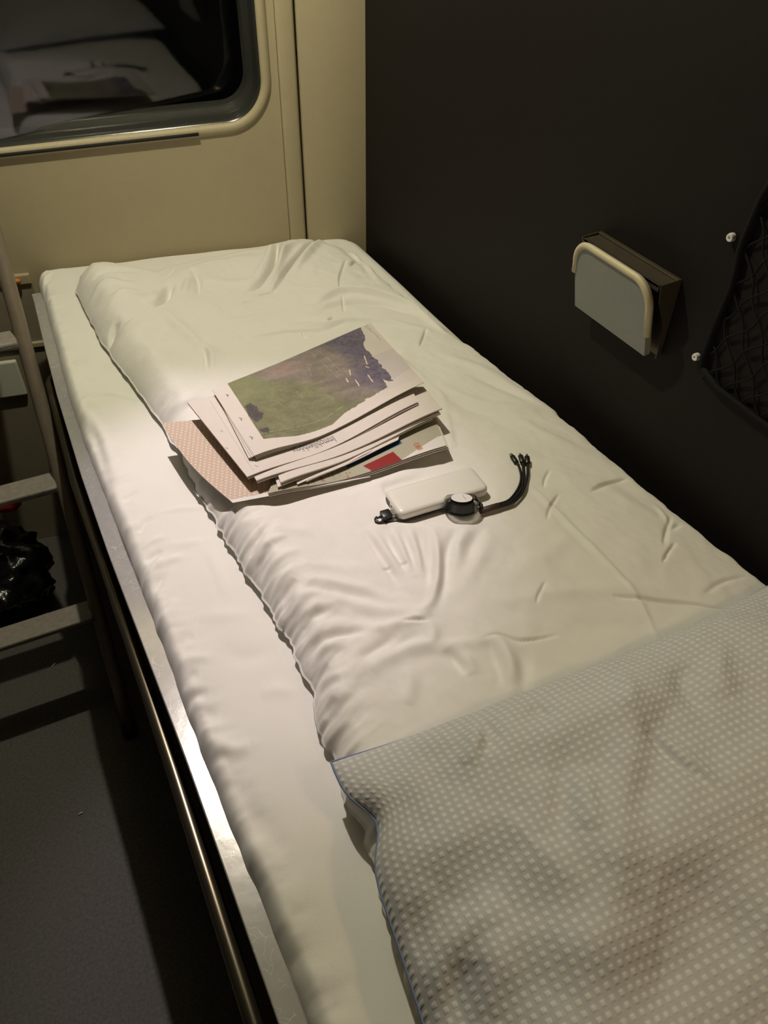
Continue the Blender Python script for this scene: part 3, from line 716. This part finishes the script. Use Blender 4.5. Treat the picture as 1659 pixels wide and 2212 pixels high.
# top newspaper with the mountain photograph
def top_print(c, P, S, T):
    x, y = P[..., 0], P[..., 1]; z = .886
    C_ = lambda *p: [at(a, b, z)[:2] for a, b in p]
    sil = [(762, 707), (776, 713), (785, 727), (789, 741), (784, 754), (790, 764), (799, 773), (812, 785), (822, 797), (828, 806), (838, 815), (845, 828), (852, 834), (840, 833), (829, 831), (832, 838), (838, 845), (828, 852), (813, 856)]
    sky = inpoly(x, y, C_((755, 700), (800, 690), (925, 825), (836, 852)))
    jx = (fbm(x * 130, y * 130, 3, 71) - .5) * .006; jy = (fbm(x * 130, y * 130, 3, 72) - .5) * .006
    land = inpoly(x + jx, y + jy, C_((492, 834), (500, 820), *sil, (640, 940)))
    frame = inpoly(x, y, C_((492, 834), (480, 815), (770, 690), (860, 830), (835, 852), (718, 912), (640, 940), (570, 955)))
    ph = frame & inpoly(x, y, C_((492, 834), (480, 815), (770, 690), (852, 834), (838, 850), (718, 911), (640, 939), (570, 955)))
    pic = land & ph | inpoly(x, y, C_((492, 834), (600, 775), (780, 860), (718, 911), (640, 939), (570, 955)))
    g1 = fbm(x * 45 + y * 12, y * 90, 5, 73)[..., None]; g2 = fbm(x * 200, y * 200, 3, 74)[..., None]; g3 = fbm(x * 12, y * 12, 3, 75)[..., None]
    green = np.array((.175, .178, .098)) * (.72 + .65 * g1) * (.85 + .3 * g2)
    lite = np.array((.24, .26, .13)); w = np.clip(1 - np.hypot(x - at(530, 840, z)[0], y - at(530, 840, z)[1]) / .07, 0, 1)[..., None]
    green = green * (1 - w * .6) + lite * w * .6
    rock = np.array((.21, .18, .155)) * (.65 + .8 * g1) * (.85 + .3 * g2)
    purp = np.array((.145, .125, .17)) * (.6 + .8 * g2) * (.8 + .4 * g1)
    # distance across the sheet: rock in the middle, purple peak to the right
    A, B = at(500, 900, z), at(800, 760, z); d = B - A; L = d[0] ** 2 + d[1] ** 2
    t = ((x - A[0]) * d[0] + (y - A[1]) * d[1]) / L; Tt = T
    kr = np.clip((t + (g3[..., 0] - .5) * .6 + (Tt - .5) * .5 - .48) / .25, 0, 1)[..., None]
    kp = np.clip((t + (g3[..., 0] - .5) * .3 + (Tt - .5) * .05 - .74) / .12, 0, 1)[..., None]
    land_c = green * (1 - kr) + rock * kr; land_c = land_c * (1 - kp) + purp * kp
    pinkw = np.clip(1 - np.hypot((x - at(620, 800, z)[0]) / .055, (y - at(620, 800, z)[1]) / .022), 0, 1)[..., None] * g1 * 1.3
    land_c = land_c * (1 - pinkw * .7) + np.array((.34, .22, .17)) * pinkw * .7
    c[sky] = c[sky] * .96 + np.array((.0, .0, .015))
    sk2 = sky & inpoly(x, y, C_((800, 780), (860, 760), (900, 800), (850, 830)))
    c[sk2] = c[sk2] * np.array((.9, .9, .97))
    c[pic] = land_c[pic]
    for a, b in [((560, 945), (700, 900)), ((700, 900), (740, 876)), ((575, 948), (640, 925)), ((670, 765), (715, 805)), ((690, 765), (745, 812)), ((715, 805), (730, 820)), ((665, 795), (672, 812)), ((600, 870), (618, 880)), ((640, 845), (655, 858)), ((655, 880), (690, 905)), ((740, 800), (750, 810)), ((575, 860), (596, 870)), ((700, 850), (720, 862))]:
        m_ = pic.copy(); cc = c.copy(); linecol(cc, P, a, b, z, .0008, (.36, .37, .27), .45, 40); c[m_] = cc[m_]
    for a, b in [((787, 778), (793, 795)), ((790, 800), (797, 803)), ((755, 805), (757, 815)), ((795, 818), (805, 832)), ((828, 830), (836, 834)), ((768, 826), (776, 838)), ((748, 822), (752, 829))]:
        linecol(c, P, a, b, z, .0010, (.75, .62, .45), .9)
    tr = inpoly(x + jx * 2, y + jy * 2, C_((528, 880), (545, 876), (565, 895), (566, 912), (552, 922), (540, 905)))
    c[tr & pic] = np.array((.085, .08, .075)) * (.7 + .6 * g2[tr & pic])
    tr = inpoly(x + jx * 2, y + jy * 2, C_((563, 930), (580, 930), (584, 938), (570, 941)))
    c[tr & pic] = np.array((.085, .08, .075))
    for q in [(489, 860), (518, 911), (541, 952)]:
        linecol(c, P, (q[0], q[1] - 1), (q[0] + 6, q[1] + 1), z, .0008, (.10, .09, .10)); linecol(c, P, (q[0] + 3, q[1] + 1), (q[0] + 5, q[1] + 5), z, .0005, (.12, .1, .1))
    linecol(c, P, (790, 704), (822, 740), .890, .0006, (.12, .11, .12), .8, 60)
    linecol(c, P, (786, 706), (803, 722), .890, .0006, (.15, .14, .15), .8, 60)
    linecol(c, P, (800, 702), (818, 722), .890, .0005, (.15, .14, .15), .8, 60)
NF = [(458, 842, .892), (800, 698, .894), (916, 826, .899), (550, 984, .893)]
lay = []
for k in range(7):
    dz = [.0006 * k, .0009 * k, .0018 * k, .0009 * k]
    jit = [(k * 1.2, k * .8), (k * .6, k), (-k * 1.5, k * .6), (k * -2.5 if k % 2 else k * .6, k * 1.2)]
    lay.append(([(p[0] + j[0], p[1] + j[1], p[2] - d) for p, j, d in zip(NF, jit, dz)], .0007 if k else .0010, .016, .002, .38, top_print if k == 0 else None, (420, 300) if k == 0 else (60, 20)))
newspaper('topmost folded newspaper printed with a green hillside and mountain picture', .885, lay)

# ================================================================ POWER BANK + CABLE
A, B, Cc = at(868, 1110, .860), at(1057, 1053, .860), at(833, 1072, .860)
ex = (B - A); ex[2] = 0; Lb = np.linalg.norm(ex) + .004; ex /= np.linalg.norm(ex); ey = np.array([-ex[1], ex[0], 0])
Wb = .056; Mb = Matrix(((ex[0], ey[0], 0, A[0] - ex[0] * .004), (ex[1], ey[1], 0, A[1] - .002), (0, 0, 1, 0), (0, 0, 0, 1)))
pb = thing('power_bank', (A[0], A[1], .846), 'white glossy power bank lying on the duvet beside the newspapers', 'power bank')
bm = bmesh.new()
def rrect(x0, x1, y0, y1, r, n=6):
    o = []
    for cx_, cy_, a0 in ((x1 - r, y0 + r, -90), (x1 - r, y1 - r, 0), (x0 + r, y1 - r, 90), (x0 + r, y0 + r, 180)):
        for k in range(n + 1): a = math.radians(a0 + 90 * k / n); o.append((cx_ + r * math.cos(a), cy_ + r * math.sin(a)))
    return o
rings = []
for ins, z in ((.003, .8462), (.0008, .8478), (0, .850), (0, .856), (.0008, .8590), (.0028, .8610), (.006, .8618), (.012, .8622)):
    rings.append([bm.verts.new(Mb @ Vector((x, y, z))) for x, y in rrect(ins, Lb - ins, ins, Wb - ins, max(.010 - ins, .001))])
for a, b in zip(rings[:-1], rings[1:]):
    m_ = len(a)
    for k in range(m_): bm.faces.new((a[k], a[(k + 1) % m_], b[(k + 1) % m_], b[k]))
bm.faces.new(rings[0][::-1]); bm.faces.new(rings[-1])
from_bm('shell', bm, M_white, pb, smooth=True, sharp=50)
bm = bmesh.new(); box(bm, -.0006, .001, .034, .046, .8505, .8570, .0004, M=Mb); from_bm('usb_port', bm, M_bplast, pb)
bm = bmesh.new(); box(bm, -.0006, .001, .026, .030, .8525, .8550, .0004, M=Mb); from_bm('micro_port', bm, M_bplast, pb)

cb = thing('charging_cable', at(1000, 1100, .845), 'black retractable charging cable with a clear round reel and three plugs', 'cable')
bm = bmesh.new(); box(bm, -.0065, -.0003, .010, .021, .8505, .8555, .0003, M=Mb); from_bm('usb_plug', bm, M_conn, cb)
bm = bmesh.new(); box(bm, -.021, -.0065, .008, .023, .8485, .8575, .0015, M=Mb); from_bm('plug_housing', bm, M_bplast, cb, smooth=True, sharp=40)
def a_(px, py, z=.8475): return Vector(at(px, py, z))
bm = bmesh.new()
pts = [Mb @ Vector((-.020, .0155, .853)), Mb @ Vector((-.027, .015, .853)), a_(812, 1118, .850), a_(811, 1125), a_(822, 1129), a_(850, 1127), a_(885, 1122), a_(920, 1112), a_(950, 1103), a_(972, 1100, .850)]
tube(bm, smooth_path(pts, 6), .0021, 8, flat=.7); from_bm('cord', bm, M_bplast, cb, smooth=True)
rc = at(996, 1094, .853); tilt = Vector((.12, .26, .93)).normalized()
rc = Vector(rc) + Vector((0, .000, .004)); RR = .0245
bm = bmesh.new(); revolve(bm, rc, tilt, [(RR * .5, -.0098), (RR * .90, -.0096), (RR, -.0075), (RR, .0075), (RR * .93, .0094), (RR * .5, .0098)]); reel = from_bm('reel_housing', bm, M_clear, cb, smooth=True, sharp=40)
reel['label'] = 'clear plastic reel housing'
bm = bmesh.new(); revolve(bm, rc, tilt, [(.006, -.0062), (RR * .70, -.0062), (RR * .70, .0050), (.006, .0050)]); from_bm('cable_coil', bm, M_bplast, reel, smooth=True, sharp=40)
bm = bmesh.new(); revolve(bm, rc, tilt, [(.0150, .00995), (.0150, .0103)]); lb = from_bm('reel_sticker', bm, M_label, reel)
bm = bmesh.new(); tube(bm, [Vector(rc) + tilt * .0105 + Vector((-.008, -.002, 0)) * 0 + Vector((.002, -.008, .0)) - tilt * Vector((.002, -.008, 0)).dot(tilt), Vector(rc) + tilt * .0105 + Vector((.006, .008, .0)) - tilt * Vector((.006, .008, 0)).dot(tilt)], .0003, 6)
from_bm('sticker_line', bm, M_ink, reel)
for sx, sy in ((.019, .0), (-.019, .003)):
    bm = bmesh.new(); c0 = Vector(rc) + Vector((sx, sy, 0)); c0 -= tilt * (c0 - rc).dot(tilt); revolve(bm, c0, tilt, [(.0022, .0065), (.0022, .0108), (.001, .0112)], 12); from_bm('reel_pin', bm, M_clear, reel, smooth=True)
bm = bmesh.new(); tube(bm, smooth_path([a_(1026, 1084, .856), a_(1038, 1090, .855), a_(1040, 1102, .852)], 5), .003, 8); from_bm('cord_guard', bm, M_bplast, cb, smooth=True)
bm = bmesh.new(); tube(bm, [a_(1037, 1104, .8505), a_(1057, 1098, .8505), a_(1077, 1092, .8505)], .0050, 12, flat=.75); from_bm('cable_sleeve', bm, M_brown, cb, smooth=True)['label'] = 'dark brown cable sleeve'
for k, (mid, end, tip) in enumerate([([(1100, 1080), (1120, 1054), (1126, 1030), (1121, 1008)], (1116, 1000), (1101, 977)), ([(1103, 1083), (1125, 1060), (1131, 1030), (1130, 1008)], (1129, 1000), (1122, 976)), ([(1106, 1086), (1128, 1066), (1139, 1032), (1140, 1010)], (1140, 1002), (1138, 983))]):
    zz = .8475 + .001 * k
    bm = bmesh.new(); pts = [a_(1074, 1093 + (k - 1) * 3, .850)] + [a_(x, y, zz) for x, y in mid] + [a_(*end, zz)]
    tube(bm, smooth_path(pts, 6), .0021, 8); cd_ = from_bm('branch_cord', bm, M_bplast, cb, smooth=True)
    e0, e1 = a_(*end, zz + .001), a_(*tip, zz + .002); d = (e1 - e0).normalized()
    bm = bmesh.new(); tube(bm, [e0, e0 + d * .001, e0 + d * .016, e0 + d * .017], [.003, .0042, .0042, .0036], 12, flat=.7); pg = from_bm('plug', bm, M_bplast, cb, smooth=True, sharp=40)
    bm = bmesh.new(); tube(bm, [e0 + d * .017, e0 + d * .022], .0028 if k == 0 else .0018, 8, flat=.55); from_bm('plug_tip', bm, M_conn, pg)

# ================================================================ DARK WALL FITTINGS
# fold-up step: metal channel on the wall with a tilted grey board
fs = thing('folding_wall_step', (.80, .80, 1.0), 'fold up wall step, grey board with cream edging in metal frame on dark wall', 'wall step')
bm = bmesh.new(); box(bm, .792, .7995, .712, .886, 1.005, 1.121, .001); from_bm('mounting_plate', bm, M_steel, fs)
bm = bmesh.new(); box(bm, .764, .792, .716, .882, 1.113, 1.118, .001); box(bm, .764, .7665, .716, .882, 1.108, 1.118, .0005); from_bm('top_flange', bm, M_steel, fs)
for y in (.712, .884):
    bm = bmesh.new(); pr = [(.793, 1.121), (.764, 1.119), (.769, 1.092), (.790, 1.050), (.7915, 1.000), (.793, 1.000)]
    a = [bm.verts.new((x, y, z)) for x, z in pr]; b = [bm.verts.new((x, y + .002, z)) for x, z in pr]; bm.faces.new(a); bm.faces.new(b[::-1])
    for k in range(6): bm.faces.new((a[k], a[(k + 1) % 6], b[(k + 1) % 6], b[k]))
    from_bm('side_bracket', bm, M_steel, fs)
# board plane: hinge low near the wall, top edge leaning out
def bp(q, h, d=0.0):   # q along wall (0 far .. 1 near), h height along board
    y = .884 - q * .166; x = .783 - h * .024; z = 1.008 + h * .112
    return Vector((x - d * .97, y, z - d * .2))
out = [(.0, .0)]
Rr, hr = .20, .34
top_h = 1.0
out += [(0.0, .5)] + [(Rr - Rr * math.cos(math.radians(a)), top_h - hr + hr * math.sin(math.radians(a))) for a in range(0, 91, 10)]
out += [(1 - Rr + Rr * math.sin(math.radians(a)), top_h - hr + hr * math.cos(math.radians(a))) for a in range(0, 91, 10)] + [(1.0, 0.0)]
bm = bmesh.new(); a = [bm.verts.new(bp(q, h, 0)) for q, h in out]; b = [bm.verts.new(bp(q, h, .010)) for q, h in out]; bm.faces.new(a); bm.faces.new(b[::-1])
for k in range(len(out)): bm.faces.new((a[k], a[(k + 1) % len(out)], b[(k + 1) % len(out)], b[k]))
bd = from_bm('step_board', bm, M_board, fs)
bm = bmesh.new()
ed = [(-.02, .52)] + [(q, h) for q, h in out[2:-1]] + [(1.0, .30)]
tube(bm, [bp(q, h, .008) for q, h in ed], .0052, 10, flat=.9)
from_bm('edging', bm, M_edging, bd, smooth=True)['label'] = 'cream rubber edging'

# storage net
net = thing('storage_net', (.80, .45, 1.02), 'black elastic storage net screwed to the dark wall, right of the step', 'net')
def nb(y, z):  # bulge off the wall
    u_ = np.clip((left_edge(z) - y) / .45, 0, 1); v_ = np.clip((z - 1.02) / .36, 0, 1); return   .797 - .012 * math.sin(math.pi * u_) * math.sin(math.pi * v_) ** .7
def left_edge(z): return np.interp(z, [1.02, 1.04, 1.09, 1.15, 1.20, 1.26, 1.38], [.628, .636, .634, .628, .634, .628, .59])
bm = bmesh.new(); pts = [(.794, left_edge(z), z) for z in np.linspace(1.03, 1.38, 24)]; tube(bm, pts, .0042, 8)
tube(bm, [(.794, left_edge(1.03), 1.03), (.794, .60, 1.018), (.794, .45, 1.012), (.794, .2, 1.012)], .0042, 8)
tube(bm, [(.794, left_edge(1.38), 1.38), (.794, .4, 1.38), (.794, .2, 1.38)], .004, 8); tube(bm, [(.794, .2, 1.012), (.794, .2, 1.38)], .004, 8)
from_bm('border_cord', bm, M_net, net, smooth=True)
bm = bmesh.new(); pit = .034
for sgn in (1, -1):
    for k in range(-14, 30):
        run = []
        for t in np.linspace(0, 1, 70):
            z = 1.014 + t * .366; y = .66 - k * pit + sgn * (t - .5) * .366 * .75 + .004 * math.sin(t * 40)
            ok = .2 < y < left_edge(z)
            if ok: run.append((nb(y, z), y, z))
            elif run: break
        if len(run) > 2: tube(bm, run, .0014, 6)
from_bm('mesh_cords', bm, M_net, net, smooth=True)
for y, z in ((.653, 1.203), (.648, 1.038)):
    bm = bmesh.new(); revolve(bm, (.7985, y, z), (-1, 0, 0), [(.0052, 0), (.0054, .004), (.0046, .0066), (.0022, .0066), (.0016, .002)], 24); from_bm('eyelet', bm, M_eye, net, smooth=True, sharp=30)['label'] = 'shiny metal eyelet screw'

# ================================================================ LADDER + FLOOR THINGS
ld = thing('ladder', (-.21, 1.15, 0), 'taupe metal ladder with flat treads leaning by the window beside the berth', 'ladder')
q0 = np.array([-.072, 1.130, .0]); q1 = np.array([-.0215, 1.600, .927]); dq = (q1 - q0) / .927
def lad(z, x=None):
    p = q0 + dq * z
    if x is not None: p = np.array([x, p[1], p[2]])
    return Vector(p)
for side in (0, 1):
    bm = bmesh.new()
    zt_ = 1.30
    def cp(z): p = lad(z); return p if side == 0 else Vector((-.42 + (p.x + .065), p.y, p.z))
    tube(bm, [cp(z) for z in np.linspace(0.012, zt_, 14)], .0145, 14, flat=.8); rl_ = from_bm('ladder_rail', bm, M_ladder, ld, smooth=True)
    bm = bmesh.new(); tube(bm, [cp(0.0), cp(.03)], .0175, 14); from_bm('rubber_foot', bm, M_bplast, rl_, smooth=True)
for z in (.288, .548, .808, 1.07):
    p = lad(z); bm = bmesh.new(); box(bm, -.42, p.x - .012, p.y - .030, p.y + .026, z - .015, z, .004); from_bm('tread', bm, M_tread, ld)

bm = bmesh.new(); bmesh.ops.create_icosphere(bm, subdivisions=5, radius=1)
for v in bm.verts:
    c = v.co; n = 1 + .34 * (fbm(np.array([c.x * 2.3 + 5]), np.array([c.y * 2.3 + c.z * 1.7]), 3, 81)[0] - .5) * 2
    n += .10 * abs(math.sin(c.x * 7 + c.z * 6) * math.sin(c.y * 8 - c.z * 4))
    v.co = Vector((-.275 + c.x * n * .125, 1.665 + c.y * n * .12, .115 + c.z * n * (.12 if c.z > 0 else .112)))
    if v.co.z < .001: v.co.z = .001
tag(from_bm('plastic_bag', bm, M_bag, smooth=True, origin=(-.275, 1.665, 0)), 'crumpled shiny black plastic bag on the carpet behind the ladder', 'bag')
bm = bmesh.new(); bmesh.ops.create_icosphere(bm, subdivisions=4, radius=1)
for v in bm.verts:
    c = v.co; n = 1 + .3 * (fbm(np.array([c.x * 2 + 9]), np.array([c.y * 2 + c.z * 2]), 3, 91)[0] - .5); v.co = Vector((-.20 + c.x * n * .045, 1.775 + c.y * n * .03, .245 + c.z * n * .03))
tag(from_bm('red_cloth', bm, M_red, smooth=True, origin=(-.20, 1.775, .215)), 'small red cloth on top of the black bag', 'cloth')
for (x, y, r) in [(-.352, 1.46, .3), (-.205, 1.40, 1.0), (-.215, .985, .2)]:
    bm = bmesh.new(); tube(bm, [(x, y, .002), (x + .005, y + .005 * r, .004), (x + .010, y + .009 * r, .002)], .0012, 6)
    tag(from_bm('lint', bm, M_lint, smooth=True, origin=(x, y, 0)), 'pale speck of lint on the dark carpet in the aisle', 'lint', 'lint specks on the carpet')
# things along the window wall, left of the bed
bm = bmesh.new(); panel(bm, -.99, -.876, .485, .582, .009, .022, .004)
tag(from_bm('socket_box', bm, M_pale, origin=wp(-.93, .485)), 'pale grey box mounted on the lower wall behind the ladder', 'box')
bm = bmesh.new(); bmesh.ops.create_icosphere(bm, subdivisions=3, radius=1)
for v in bm.verts: c = v.co; q = wp(-.822 + c.x * .014, .778 + c.z * .007, .019 + c.y * .007); v.co = q
tag(from_bm('orange_clip', bm, mat('orange plastic', (.50, .16, .02), .5), smooth=True, origin=wp(-.822, .77, .015)), 'small orange clip at the beige ledge beside the mattress corner', 'clip')
